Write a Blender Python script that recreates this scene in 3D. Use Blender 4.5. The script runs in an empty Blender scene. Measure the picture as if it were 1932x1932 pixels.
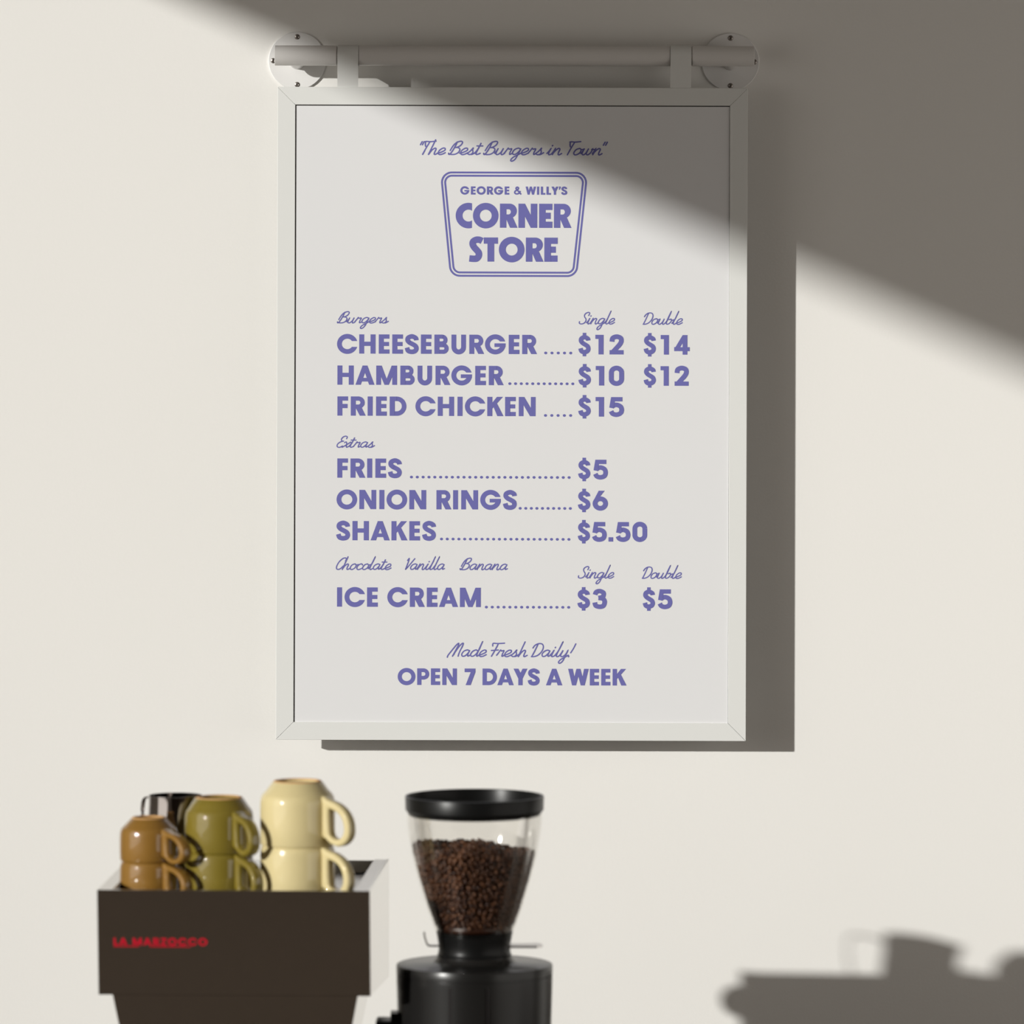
import bpy, bmesh, math, random
from mathutils import Vector, Matrix

# ------------------------------------------------------------------ camera, sun, sky, exposure
scene = bpy.context.scene
COL = scene.collection
MM = 0.0008            # metres per photograph pixel, measured on the wall plane
FPX = 12000.0          # focal length in pixels
VX, VY = 966.0, 300.0  # where the optical axis meets the photograph
CAM_H = 2.244
DIST = FPX * MM        # camera to wall, 9.6 m

cam_data = bpy.data.cameras.new('camera')
cam = bpy.data.objects.new('camera', cam_data)
COL.objects.link(cam)
cam.location = (0, -DIST, CAM_H)
cam.rotation_euler = (math.radians(90), 0, 0)
cam_data.sensor_width = 36
cam_data.lens = FPX / 1932 * 36
cam_data.shift_x = 0
cam_data.shift_y = -(966 - VY) / 1932
cam_data.clip_start = 0.1
cam_data.clip_end = 100
cam_data.dof.use_dof = True
cam_data.dof.focus_distance = DIST - 0.07
cam_data.dof.aperture_fstop = 4.6
scene.camera = cam

SX, SY = 1.10, 0.325    # sideways and downward travel of the sunlight per metre towards the wall
sun_data = bpy.data.lights.new('sun', 'SUN')
sun = bpy.data.objects.new('sun', sun_data)
COL.objects.link(sun)
sun.rotation_euler = Vector((SX, 1, -SY)).to_track_quat('-Z', 'Y').to_euler()
sun.location = (-8, -8, 6)
sun_data.energy = 3.64
sun_data.color = (1.0, 0.988, 0.945)
sun_data.angle = math.radians(0.95)

world = bpy.data.worlds.new('world')
scene.world = world
world.use_nodes = True
bg = world.node_tree.nodes['Background']
bg.inputs[0].default_value = (1.0, 0.95, 0.88, 1)
bg.inputs[1].default_value = 1.06

scene.view_settings.view_transform = 'Standard'
scene.view_settings.look = 'None'
scene.view_settings.exposure = 0.0
scene.view_settings.gamma = 1.0
scene.view_settings.use_curve_mapping = False
scene.cycles.use_denoising = True
scene.cycles.max_bounces = 10
scene.cycles.transparent_max_bounces = 16
scene.cycles.caustics_reflective = False
scene.cycles.caustics_refractive = False


def W(px, py, z):
    """world point that the photograph shows at (px, py) when it stands z wall-pixels off the wall"""
    k = 1 - z / FPX
    return Vector(((px - VX) * k * MM, -z * MM, CAM_H - (py - VY) * k * MM))


# ------------------------------------------------------------------ materials
def lin(c):
    return tuple((x / 255 / 12.92) if x / 255 <= 0.04045 else ((x / 255 + 0.055) / 1.055) ** 2.4 for x in c)


def mat(name, col, rough=0.5, metal=0.0, spec=0.5, coat=0.0, coat_rough=0.05, var=0.0, vscale=30,
        bump=0.0, bscale=400, sheen=0.0):
    m = bpy.data.materials.new(name)
    m.use_nodes = True
    nt = m.node_tree
    b = nt.nodes['Principled BSDF']
    b.inputs['Base Color'].default_value = (*col, 1)
    b.inputs['Roughness'].default_value = rough
    b.inputs['Metallic'].default_value = metal
    b.inputs['Specular IOR Level'].default_value = spec
    b.inputs['Coat Weight'].default_value = coat
    b.inputs['Coat Roughness'].default_value = coat_rough
    if coat: b.inputs['Coat IOR'].default_value = 1.8
    tc = nt.nodes.new('ShaderNodeTexCoord')
    if var:
        n = nt.nodes.new('ShaderNodeTexNoise')
        n.inputs['Scale'].default_value = vscale
        n.inputs['Detail'].default_value = 5
        nt.links.new(tc.outputs['Object'], n.inputs['Vector'])
        mx = nt.nodes.new('ShaderNodeMix')
        mx.data_type = 'RGBA'
        mx.inputs[6].default_value = (*[c * (1 - var) for c in col], 1)
        mx.inputs[7].default_value = (*[min(1, c * (1 + var)) for c in col], 1)
        nt.links.new(n.outputs['Fac'], mx.inputs[0])
        nt.links.new(mx.outputs[2], b.inputs['Base Color'])
    if bump:
        n2 = nt.nodes.new('ShaderNodeTexNoise')
        n2.inputs['Scale'].default_value = bscale
        n2.inputs['Detail'].default_value = 3
        nt.links.new(tc.outputs['Object'], n2.inputs['Vector'])
        bp = nt.nodes.new('ShaderNodeBump')
        bp.inputs['Strength'].default_value = bump
        bp.inputs['Distance'].default_value = 0.001
        nt.links.new(n2.outputs['Fac'], bp.inputs['Height'])
        nt.links.new(bp.outputs['Normal'], b.inputs['Normal'])
    return m


M = {}
M['wall'] = mat('painted_plaster', (0.835, 0.82, 0.79), 0.85, spec=0.2, var=0.012, vscale=3, bump=0.15, bscale=250)
M['room'] = mat('room_paint', (0.60, 0.56, 0.51), 0.9, spec=0.2, var=0.03, vscale=2)
M['ceiling'] = mat('ceiling_paint', (0.30, 0.27, 0.24), 0.9, spec=0.2, var=0.03, vscale=2)
M['dark_wall'] = mat('dark_room_paint', (0.10, 0.075, 0.06), 0.9, spec=0.2, var=0.05, vscale=2)
M['floor'] = mat('brown_floor', (0.24, 0.19, 0.15), 0.6, var=0.15, vscale=4)
M['counter'] = mat('dark_worktop', (0.07, 0.045, 0.03), 0.45, var=0.15, vscale=40)
M['frame'] = mat('white_powder_coat', (0.76, 0.765, 0.745), 0.45, spec=0.4, bump=0.05, bscale=1500)
M['tube'] = mat('white_satin_tube', (0.74, 0.72, 0.70), 0.28, spec=0.5, bump=0.02, bscale=900)
M['plate'] = mat('white_gloss_plate', (0.80, 0.79, 0.78), 0.3, spec=0.5)
M['poster'] = mat('poster_paper', (0.765, 0.765, 0.775), 0.6, spec=0.3, var=0.006, vscale=8)
M['ink'] = mat('violet_ink', (0.150, 0.148, 0.420), 0.6, spec=0.3, var=0.03, vscale=8)
M['gap'] = mat('frame_groove', (0.05, 0.045, 0.04), 0.8)
M['screw'] = mat('screw_steel', (0.30, 0.27, 0.25), 0.35, metal=1.0)
M['steel'] = mat('polished_steel', (0.72, 0.70, 0.67), 0.13, metal=1.0, var=0.02, vscale=40)
M['brushed'] = mat('satin_steel', (0.66, 0.64, 0.62), 0.24, metal=1.0, var=0.03, vscale=60)
M['pale'] = mat('pale_satin_metal', (0.70, 0.69, 0.67), 0.4, spec=0.5)
M['chrome'] = mat('chrome', (0.52, 0.48, 0.46), 0.06, metal=1.0, var=0.02, vscale=30)
M['red'] = mat('red_enamel', (0.50, 0.0, 0.018), 0.4)
M['black'] = mat('black_plastic', (0.006, 0.006, 0.006), 0.33, spec=0.2, bump=0.03, bscale=1200)
M['satin_black'] = mat('black_satin_metal', (0.011, 0.0105, 0.010), 0.27, spec=0.42, bump=0.01, bscale=900)
M['near_black'] = mat('near_black_matte', (0.006, 0.004, 0.004), 0.9)
M['brown_glaze'] = mat('ochre_brown_glaze', lin((138, 100, 38)), 0.55, spec=0.25, coat=0.9, coat_rough=0.025, var=0.10, vscale=25, bump=0.1, bscale=120)
M['green_glaze'] = mat('olive_glaze', lin((124, 108, 34)), 0.55, spec=0.25, coat=0.9, coat_rough=0.025, var=0.10, vscale=25, bump=0.1, bscale=120)
M['cream_glaze'] = mat('cream_glaze', lin((214, 198, 148)), 0.55, spec=0.25, coat=0.6, coat_rough=0.03, var=0.04, vscale=25, bump=0.1, bscale=120)
M['clay'] = mat('raw_clay_foot', lin((205, 160, 105)), 0.8, var=0.08, vscale=60)
M['rubber'] = mat('black_rubber', (0.02, 0.018, 0.018), 0.7)


def bean_mat():
    m = mat('roasted_bean', (0.09, 0.032, 0.012), 0.38, spec=0.5)
    nt = m.node_tree
    b = nt.nodes['Principled BSDF']
    at = nt.nodes.new('ShaderNodeAttribute')
    at.attribute_name = 'tone'
    r = nt.nodes.new('ShaderNodeValToRGB')
    r.color_ramp.elements[0].color = (0.030, 0.009, 0.005, 1)
    r.color_ramp.elements[1].color = (0.155, 0.062, 0.026, 1)
    nt.links.new(at.outputs['Fac'], r.inputs[0])
    nt.links.new(r.outputs[0], b.inputs['Base Color'])
    return m


M['bean'] = bean_mat()


def thin_glass(name, tint, refl=1.0):
    m = bpy.data.materials.new(name)
    m.use_nodes = True
    nt = m.node_tree
    nt.nodes.remove(nt.nodes['Principled BSDF'])
    out = nt.nodes['Material Output']
    tr = nt.nodes.new('ShaderNodeBsdfTransparent')
    tr.inputs[0].default_value = (*tint, 1)
    gl = nt.nodes.new('ShaderNodeBsdfGlossy')
    gl.inputs['Roughness'].default_value = 0.04
    gl.inputs[0].default_value = (1, 1, 1, 1)
    fr = nt.nodes.new('ShaderNodeFresnel')
    fr.inputs[0].default_value = 1.45
    mu = nt.nodes.new('ShaderNodeMath')
    mu.operation = 'MULTIPLY'
    mu.inputs[1].default_value = refl
    mx = nt.nodes.new('ShaderNodeMixShader')
    nt.links.new(fr.outputs[0], mu.inputs[0])
    nt.links.new(mu.outputs[0], mx.inputs[0])
    nt.links.new(tr.outputs[0], mx.inputs[1])
    nt.links.new(gl.outputs[0], mx.inputs[2])
    nt.links.new(mx.outputs[0], out.inputs[0])
    return m


M['glass'] = thin_glass('clear_hopper_plastic', (0.97, 0.965, 0.955), 0.42)


# ------------------------------------------------------------------ object helpers
def link(name, bm, material, parent=None, smooth=None, recalc=True):
    if recalc:
        bmesh.ops.recalc_face_normals(bm, faces=bm.faces)
    me = bpy.data.meshes.new(name)
    bm.to_mesh(me)
    bm.free()
    me.materials.append(material)
    if smooth:
        me.shade_smooth()
        me.set_sharp_from_angle(angle=math.radians(smooth))
    o = bpy.data.objects.new(name, me)
    COL.objects.link(o)
    if parent:
        o.parent = parent
    return o


def tag(o, label=None, cat=None, group=None, kind=None):
    if label: o['label'] = label
    if cat: o['category'] = cat
    if group: o['group'] = group
    if kind: o['kind'] = kind
    return o


def empty(name, loc, rot=(0, 0, 0)):
    o = bpy.data.objects.new(name, None)
    o.empty_display_size = 0.05
    COL.objects.link(o)
    o.location = loc
    o.rotation_euler = rot
    return o


def copy_tree(o, parent=None):
    c = o.copy()
    COL.objects.link(c)
    c.parent = parent
    for ch in list(o.children):
        copy_tree(ch, c)
    return c


def hexa(bm, pts):
    """8 points: bottom four (ccw) then top four"""
    v = [bm.verts.new(p) for p in pts]
    for f in ((0, 3, 2, 1), (4, 5, 6, 7), (0, 1, 5, 4), (1, 2, 6, 5), (2, 3, 7, 6), (3, 0, 4, 7)):
        bm.faces.new([v[i] for i in f])


def box(bm, x0, x1, y0, y1, z0, z1):
    hexa(bm, [(x0, y0, z0), (x1, y0, z0), (x1, y1, z0), (x0, y1, z0),
              (x0, y0, z1), (x1, y0, z1), (x1, y1, z1), (x0, y1, z1)])


def bevel(bm, w, seg=2):
    bmesh.ops.bevel(bm, geom=bm.edges[:], offset=w, segments=seg, profile=0.5, affect='EDGES')


def boxo(name, m, parent, x0, x1, y0, y1, z0, z1, bv=0.0, seg=2):
    bm = bmesh.new()
    box(bm, x0, x1, y0, y1, z0, z1)
    if bv: bevel(bm, bv, seg)
    return link(name, bm, m, parent)


def lathe(bm, prof, seg=64, mtx=None, close=False):
    """prof: list of (r, h); axis z"""
    rings = []
    for r, h in prof:
        if r < 1e-6:
            rings.append([bm.verts.new((0, 0, h))])
        else:
            rings.append([bm.verts.new((r * math.cos(2 * math.pi * i / seg), r * math.sin(2 * math.pi * i / seg), h)) for i in range(seg)])
    pairs = list(zip(rings, rings[1:]))
    if close: pairs.append((rings[-1], rings[0]))
    for a, b in pairs:
        for i in range(seg):
            j = (i + 1) % seg
            if len(a) == 1 and len(b) == 1: continue
            if len(a) == 1: bm.faces.new((a[0], b[j], b[i]))
            elif len(b) == 1: bm.faces.new((a[i], a[j], b[0]))
            else: bm.faces.new((a[i], a[j], b[j], b[i]))
    if mtx is not None:
        vs = [v for r in rings for v in r]
        bmesh.ops.transform(bm, matrix=mtx, verts=vs)


def sweep(bm, pts, section, cyc=False, up=Vector((0, 0, 1)), cap=True):
    """sweep a closed 2D section (list of (a,b)) along pts"""
    pts = [Vector(p) for p in pts]
    n = len(pts)
    rings = []
    for i, p in enumerate(pts):
        if cyc:
            t = (pts[(i + 1) % n] - pts[i - 1]).normalized()
        else:
            t = (pts[min(i + 1, n - 1)] - pts[max(i - 1, 0)]).normalized()
        u = up - t * up.dot(t)
        if u.length < 1e-4: u = Vector((1, 0, 0)) - t * t.x
        u.normalize()
        w = t.cross(u)
        rings.append([bm.verts.new(p + w * a + u * b) for a, b in section])
    k = len(section)
    for i in range(n if cyc else n - 1):
        a, b = rings[i], rings[(i + 1) % n]
        for j in range(k):
            bm.faces.new((a[j], a[(j + 1) % k], b[(j + 1) % k], b[j]))
    if not cyc and cap:
        bm.faces.new(rings[0])
        bm.faces.new(list(reversed(rings[-1])))


def circ(r, n=12):
    return [(r * math.cos(2 * math.pi * i / n), r * math.sin(2 * math.pi * i / n)) for i in range(n)]


def rrect(a, b, r, n=4):
    out = []
    for cx, cy, a0 in ((a - r, b - r, 0), (-a + r, b - r, 90), (-a + r, -b + r, 180), (a - r, -b + r, 270)):
        for i in range(n + 1):
            t = math.radians(a0 + 90 * i / n)
            out.append((cx + r * math.cos(t), cy + r * math.sin(t)))
    return out


def catmull(P, n=8, cyc=False):
    out = []
    N = len(P)
    rng = range(N if cyc else N - 1)
    for i in rng:
        if cyc:
            p0, p1, p2, p3 = P[i - 1], P[i], P[(i + 1) % N], P[(i + 2) % N]
        else:
            p0, p1, p2, p3 = P[max(i - 1, 0)], P[i], P[i + 1], P[min(i + 2, N - 1)]
        for k in range(n):
            t = k / n
            out.append(tuple(0.5 * ((2 * p1[d]) + (-p0[d] + p2[d]) * t + (2 * p0[d] - 5 * p1[d] + 4 * p2[d] - p3[d]) * t * t
                                    + (-p0[d] + 3 * p1[d] - 3 * p2[d] + p3[d]) * t ** 3) for d in range(len(p1))))
    if not cyc: out.append(tuple(P[-1]))
    return out


# ------------------------------------------------------------------ the room
RX0, RX1, RY = -3.2, 3.6, -11.5
CEIL = 3.9


def slab(name, m, x0, x1, y0, y1, z0, z1):
    bm = bmesh.new()
    box(bm, x0, x1, y0, y1, z0, z1)
    o = link(name, bm, m)
    return tag(o, kind='structure')


slab('wall_back', M['wall'], RX0 - .2, RX1 + .2, 0, 0.15, 0, CEIL)
slab('floor', M['floor'], RX0 - .2, RX1 + .2, RY - .15, 0.15, -0.1, 0)
slab('ceiling', M['ceiling'], RX0 - .2, RX1 + .2, RY - .15, 0.15, CEIL, CEIL + 0.1)
bm = bmesh.new()  # unseen right wall; its wide opening is added for soft fill light
box(bm, RX1, RX1 + .15, -0.5, 0, 0, CEIL)
box(bm, RX1, RX1 + .15, RY, -7.5, 0, CEIL)
box(bm, RX1, RX1 + .15, -7.5, -0.5, 0, 0.2)
box(bm, RX1, RX1 + .15, -7.5, -0.5, 2.9, CEIL)
tag(link('wall_right', bm, M['room']), kind='structure')
slab('wall_front', M['dark_wall'], RX0 - .2, RX1 + .2, RY - 0.15, RY, 0, CEIL)

# unseen left wall, opening added and raked to throw the back wall's slanting shade
OY0, OY1, OZ0 = -1.7, -5.6, 1.0
TH = 0.12


def head(xa, ya):
    """height on the left wall that throws its shade on photograph point (xa, ya) of the back wall"""
    X = (xa - VX) * MM
    Z = CAM_H - (ya - VY) * MM
    dy = (X - (RX0 - TH)) / SX
    return -dy, Z + SY * dy


(yA, zA), (yB, zB) = head(345, 0), head(1932, 697)
slope = (zB - zA) / (yB - yA)


def headz(y): return zA + slope * (y - yA)


bm = bmesh.new()
for quad in ([(0, 0), (OY0, 0), (OY0, CEIL), (0, CEIL)],
             [(OY1, 0), (RY, 0), (RY, CEIL), (OY1, CEIL)],
             [(OY0, 0), (OY1, 0), (OY1, OZ0), (OY0, OZ0)],
             [(OY0, headz(OY0)), (OY1, headz(OY1)), (OY1, CEIL), (OY0, CEIL)]):
    a = [(RX0, y, z) for y, z in quad]
    b = [(RX0 - TH, y, z) for y, z in quad]
    hexa(bm, a + b)
wl = tag(link('wall_left', bm, M['room']), kind='structure')

for px_, py_, pz_, w_, h_, sgn in ((RX0 - 0.13, (OY0 + OY1) / 2, 2.4, 3.7, 2.6, 1), (RX1 + 0.16, -4.0, 1.55, 7.0, 2.7, -1)):
    pd = bpy.data.lights.new('opening_portal', 'AREA')  # samples sky light through the two added openings
    pd.shape = 'RECTANGLE'
    pd.size = w_
    pd.size_y = h_
    pd.cycles.is_portal = True
    po = bpy.data.objects.new('opening_portal', pd)
    COL.objects.link(po)
    po.location = (px_, py_, pz_)
    po.rotation_euler = (math.radians(90), 0, math.radians(-90 * sgn))

COUNTER = 0.90
ct = empty('service_counter', (0, -1.12, 0))
boxo('worktop', M['counter'], ct, -1.5, 1.5, -0.42, 0.47, COUNTER - 0.04, COUNTER, 0.004)
boxo('cabinet', M['dark_wall'], ct, -1.46, 1.46, -0.38, 0.45, 0.0, COUNTER - 0.04, 0.003)
tag(ct, 'dark service counter under the coffee machine and grinder', 'counter')

# ------------------------------------------------------------------ lettering engine
V_, H_ = 0.262, 0.222


def quad(*p): return ('poly', list(p))


def bar(x0, x1, y0, y1): return ('poly', [(x0, y0), (x1, y0), (x1, y1), (x0, y1)])


def arcp(cx, cy, rx, ry, a0, a1, n=24):
    return [(cx + rx * math.cos(math.radians(a0 + (a1 - a0) * i / n)), cy + ry * math.sin(math.radians(a0 + (a1 - a0) * i / n))) for i in range(n + 1)]


def stroke(pts, w): return ('stroke', pts, w)


def ring(cx, cy, rx, ry, w, ao0=0, ao1=360, ai0=None, ai1=None, n=48):
    """strip between outer and inner ellipse with separate end angles"""
    ai0 = ao0 if ai0 is None else ai0
    ai1 = ao1 if ai1 is None else ai1
    return ('strip', arcp(cx, cy, rx, ry, ao0, ao1, n), arcp(cx, cy, rx - w, ry - w, ai0, ai1, n))


def bowl(y0, y1, xr, w, x0=0.1, k=1.0):
    """D shaped stroke between heights y0..y1 (outer), right extreme xr"""
    h = (y1 - y0 - w) / 2
    cy = (y0 + y1) / 2
    rx = min(h * k, xr - w / 2 - x0 - 0.02)
    cx = xr - w / 2 - rx - 0.01
    return stroke([(x0, y1 - w / 2)] + arcp(cx, cy, rx, h, 90, -90) + [(x0, y0 + w / 2)], w)


def horn(cut, rx, ry, w):
    """outer and inner angles at which the ellipse pair crosses the height cut above centre"""
    return math.degrees(math.asin(cut / ry)), math.degrees(math.asin(cut / (ry - w)))


def bold(V=V_, H=H_):
    G = {}
    rw = V * 0.96
    co, ci = horn(0.15, .535, .52, rw)
    G['O'] = (1.07, .035, .035, [ring(.535, .5, .535, .52, rw)])
    G['C'] = (1.05, .035, .02, [ring(.535, .5, .535, .52, rw, co, 360 - co, ci, 360 - ci)])
    G['G'] = (1.08, .035, .07, [ring(.535, .5, .535, .52, rw, co, 347, ci, 330),
                                quad((.49, .365), (1.062, .365), (1.07, .555), (.49, .555))])
    G['H'] = (.85, .085, .085, [bar(0, V, 0, 1), bar(.85 - V, .85, 0, 1), bar(.1, .75, .5 - H / 2 + .01, .5 + H / 2 + .01)])
    G['E'] = (.555, .085, .065, [bar(0, V, 0, 1), bar(.1, .55, 1 - H, 1), bar(.1, .53, .5 - H / 2 + .01, .5 + H / 2), bar(.1, .555, 0, H)])
    G['F'] = (.555, .085, .05, [bar(0, V, 0, 1), bar(.1, .555, 1 - H, 1), bar(.1, .53, .39, .39 + H)])
    G['L'] = (.53, .085, .03, [bar(0, V, 0, 1), bar(.1, .53, 0, H)])
    G['I'] = (V, .085, .085, [bar(0, V, 0, 1)])
    G['T'] = (.60, .03, .03, [bar(0, .60, 1 - H, 1), bar(.3 - V / 2, .3 + V / 2, 0, .9)])
    G['A'] = (.99, .0, .0, [quad((0, 0), (V * 1.07, 0), (.365 + V * 1.0, 1), (.37, 1)), quad((.99, 0), (.99 - V * 1.07, 0), (.625 - V * 1.0, 1), (.62, 1)),
                            bar(.2, .79, .17, .36)])
    G['M'] = (1.08, .085, .085, [bar(0, V * .95, 0, 1), bar(1.08 - V * .95, 1.08, 0, 1), quad((0, 1), (.28, 1), (.655, 0), (.43, 0)),
                                 quad((1.08, 1), (.80, 1), (.425, 0), (.65, 0))])
    G['N'] = (.875, .085, .085, [bar(0, V * .95, 0, 1), bar(.875 - V * .95, .875, 0, 1), quad((0, 1), (.29, 1), (.875, 0), (.585, 0))])
    G['W'] = (1.24, .0, .0, [quad((0, 1), (.28, 1), (.48, 0), (.24, 0)), quad((.24, 0), (.48, 0), (.74, 1), (.50, 1)),
                             quad((.50, 1), (.74, 1), (1.0, 0), (.76, 0)), quad((.76, 0), (1.0, 0), (1.24, 1), (.96, 1))])
    G['Y'] = (.84, .0, .0, [quad((0, 1), (.29, 1), (.55, .50), (.29, .40)), quad((.84, 1), (.55, 1), (.29, .50), (.55, .40)), bar(.29, .55, 0, .46)])
    G['K'] = (.835, .085, .0, [bar(0, V, 0, 1), quad((.2, .32), (.2, .62), (.50, 1), (.81, 1)), quad((.30, .54), (.50, .66), (.84, 0), (.52, 0))])
    G['B'] = (.75, .085, .05, [bar(0, V, 0, 1), bowl(.44, 1, .69, H * .95), bowl(0, .56, .75, H * .98)])
    G['P'] = (.73, .085, .03, [bar(0, V, 0, 1), bowl(.32, 1, .73, H * 1.02)])
    G['R'] = (.765, .085, .02, [bar(0, V, 0, 1), bowl(.36, 1, .73, H * 1.0), quad((.24, .44), (.55, .46), (.775, 0), (.47, 0))])
    G['D'] = (.875, .085, .035, [bar(0, V, 0, 1), bowl(0, 1, .875, H * 1.06, k=1.0)])
    G['U'] = (.765, .085, .085, [stroke([(V / 2, 1)] + arcp(.3825, .37, .3825 - V / 2, .39 - H * .55, 180, 360) + [(.765 - V / 2, 1)], V * .97)])
    s = .24 * V / V_
    sp = catmull([(.60, .70), (.565, .815), (.375, .90), (.18, .83), (.145, .70), (.24, .585), (.40, .50), (.555, .40), (.60, .27), (.53, .145), (.355, .10), (.175, .155), (.115, .32)], 5)
    G['S'] = (.72, .035, .035, [stroke(sp, s)])
    dp = catmull([(.50, .70), (.47, .80), (.31, .875), (.155, .81), (.125, .69), (.20, .585), (.33, .50), (.46, .41), (.50, .28), (.44, .165), (.29, .115), (.15, .165), (.10, .31)], 5)
    G['$'] = (.60, .05, .06, [stroke(dp, s * .95), bar(.21, .39, .88, 1.10), bar(.21, .39, -.10, .12)])
    G['0'] = (.755, .05, .05, [stroke(arcp(.3775, .66, .255, .235, 0, 180) + arcp(.3775, .34, .255, .235, 180, 360) + [(.6325, .66)], s * 1.02)])
    G['1'] = (.42, .17, .16, [bar(.42 - V * .98, .42, 0, 1), bar(0, .25, 1 - H * .95, 1)])
    G['2'] = (.73, .12, .05, [stroke(catmull([(.12, .65), (.16, .83), (.36, .905), (.56, .84), (.60, .69), (.53, .53), (.36, .33), (.16, .11)], 5), s * 1.02), bar(.0, .72, 0, H)])
    G['3'] = (.72, .05, .05, [stroke(catmull([(.13, .71), (.19, .85), (.36, .90), (.53, .83), (.56, .72), (.50, .60), (.30, .55)], 5), s * .96),
                              stroke(catmull([(.30, .55), (.50, .52), (.60, .41), (.60, .27), (.53, .14), (.36, .10), (.17, .155), (.12, .32)], 5), s * .98)])
    G['4'] = (.79, .08, .04, [bar(.43, .43 + V * .92, 0, 1), bar(.0, .79, .18, .18 + H * .92), quad((.0, .28), (.25, .28), (.69, 1), (.43, 1)), ])
    G['5'] = (.765, .05, .05, [bar(.14, .68, 1 - H, 1), quad((.12, 1), (.34, 1), (.25, .42), (.03, .46)),
                               stroke(catmull([(.16, .50), (.30, .59), (.45, .59), (.60, .50), (.645, .33), (.58, .17), (.39, .10), (.20, .15), (.12, .28)], 5), s * .98)])
    G['6'] = (.765, .05, .05, [ring(.3825, .345, .3825, .365, s * 1.02), quad((.012, .43), (.24, .53), (.60, 1.0), (.30, 1.0))])
    G['7'] = (.65, .04, .0, [bar(0, .65, 1 - H, 1), quad((.06, 0), (.36, 0), (.65, .79), (.37, .79))])
    G['.'] = (.24, .04, .07, [bar(0, .24, 0, .225)])
    G['&'] = (.95, .03, .03, [stroke(catmull([(.88, .03), (.62, .34), (.30, .70), (.30, .85), (.43, .92), (.55, .84), (.54, .70), (.36, .56), (.17, .42), (.12, .26), (.22, .12), (.42, .10), (.62, .20), (.78, .46)], 5), .185)])
    G["'"] = (.24, .0, .0, [quad((.02, .62), (.14, .62), (.26, .86), (.24, 1.02), (.04, 1.02), (.04, .84))])
    G[' '] = (.38, 0, 0, [])
    return G


BOLD = bold()
FAT = bold(0.275, 0.245)
FAT['O'] = (1.06, .012, .012, [ring(.53, .5, .53, .53, .285)])
_oo = math.degrees(math.acos((.676 - .53) / .53))
_oi = math.degrees(math.acos((.676 - .53) / .245))
FAT['C'] = (.676, .012, .012, [ring(.53, .5, .53, .53, .285, _oo, 360 - _oo, _oi, 360 - _oi)])
FAT['R'] = (.71, .03, .01, [bar(0, .27, 0, 1), ('strip', [(.1, 1)] + arcp(.40, .70, .30, .30, 90, -90) + [(.1, .40)],
                                                 [(.1, .765)] + arcp(.36, .66, .09, .105, 90, -90) + [(.1, .555)]),
                            quad((.20, .50), (.52, .47), (.73, 0), (.42, 0))])
FAT['N'] = (.78, .03, .03, [bar(0, .27, 0, 1), bar(.51, .78, 0, 1), quad((0, 1), (.27, 1), (.78, 0), (.51, 0))])
FAT['E'] = (.55, .03, .02, [bar(0, .27, 0, 1), bar(.1, .55, .74, 1), bar(.1, .48, .37, .63), bar(.1, .55, 0, .26)])
FAT['T'] = (.59, .02, .01, [bar(0, .59, .74, 1), bar(.155, .435, 0, .9)])
FAT['S'] = (.53, .01, .03, [stroke(catmull([(.53, .85), (.42, .90), (.28, .90), (.16, .83), (.135, .72), (.20, .59), (.31, .47), (.39, .36), (.385, .23), (.30, .13), (.17, .115), (.0, .13)], 5), .27)])


def emit(shapes, sink, ox, sx, sy, shear=0.0):
    """append faces (2D point lists) to sink"""
    for s in shapes:
        lay = ((sink[-1][0][2] + 2) % 24) if sink else 0

        def T(p):
            return (ox + (p[0] + shear * p[1]) * sx, p[1] * sy, lay)
        if s[0] == 'poly':
            sink.append([T(p) for p in s[1]])
        elif s[0] == 'strip':
            a, b = s[1], s[2]
            for i in range(len(a) - 1):
                sink.append([T(a[i]), T(a[i + 1]), T(b[i + 1]), T(b[i])])
        else:
            pts, w = s[1], s[2]
            q = [pts[0]]
            for p in pts[1:]:
                if math.hypot(p[0] - q[-1][0], p[1] - q[-1][1]) > 1e-4: q.append(p)
            L, R = [], []
            n = len(q)
            for i in range(n):
                d = []
                if i > 0: d.append((q[i][0] - q[i - 1][0], q[i][1] - q[i - 1][1]))
                if i < n - 1: d.append((q[i + 1][0] - q[i][0], q[i + 1][1] - q[i][1]))
                u = [(x / math.hypot(x, y), y / math.hypot(x, y)) for x, y in d]
                tx, ty = sum(x for x, _ in u), sum(y for _, y in u)
                l = math.hypot(tx, ty)
                if l < 0.3:
                    tx, ty = u[0]
                    l = 1
                tx, ty = tx / l, ty / l
                c = max(0.55, abs(tx * u[0][0] + ty * u[0][1]))
                nx, ny = -ty * w / 2 / c, tx * w / 2 / c
                L.append((q[i][0] + nx, q[i][1] + ny))
                R.append((q[i][0] - nx, q[i][1] - ny))
            for i in range(n - 1):
                if shear == 1e-9: lay = (sink[-1][0][2] + 1) % 24 if sink else 0
                sink.append([T(L[i]), T(L[i + 1]), T(R[i + 1]), T(R[i])])


def set_bold(text, x0, x1, cap, font=BOLD, extra=0.0):
    """faces for a line of capitals filling x0..x1 exactly, baseline at 0"""
    adv, x, xs, prev = [], 0.0, [], None
    gaps = 0
    for i, ch in enumerate(text):
        w, l, r, sh = font[ch]
        if i: x += l
        xs.append(x)
        x += w
        if i < len(text) - 1:
            x += r
            gaps += 1
    nat = x * cap
    k = (x1 - x0 - nat) / max(1, gaps)
    sx = cap
    if abs(k) > cap * 0.05:           # more than a little: stretch the letters a bit too
        sx = cap * (1 + ((x1 - x0) / nat - 1) * 0.6)
        k = (x1 - x0 - x * sx) / max(1, gaps)
    out = []
    for i, ch in enumerate(text):
        emit(font[ch][3], out, x0 + xs[i] * sx + k * i, sx, cap, 1e-9)
    return out


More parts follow.
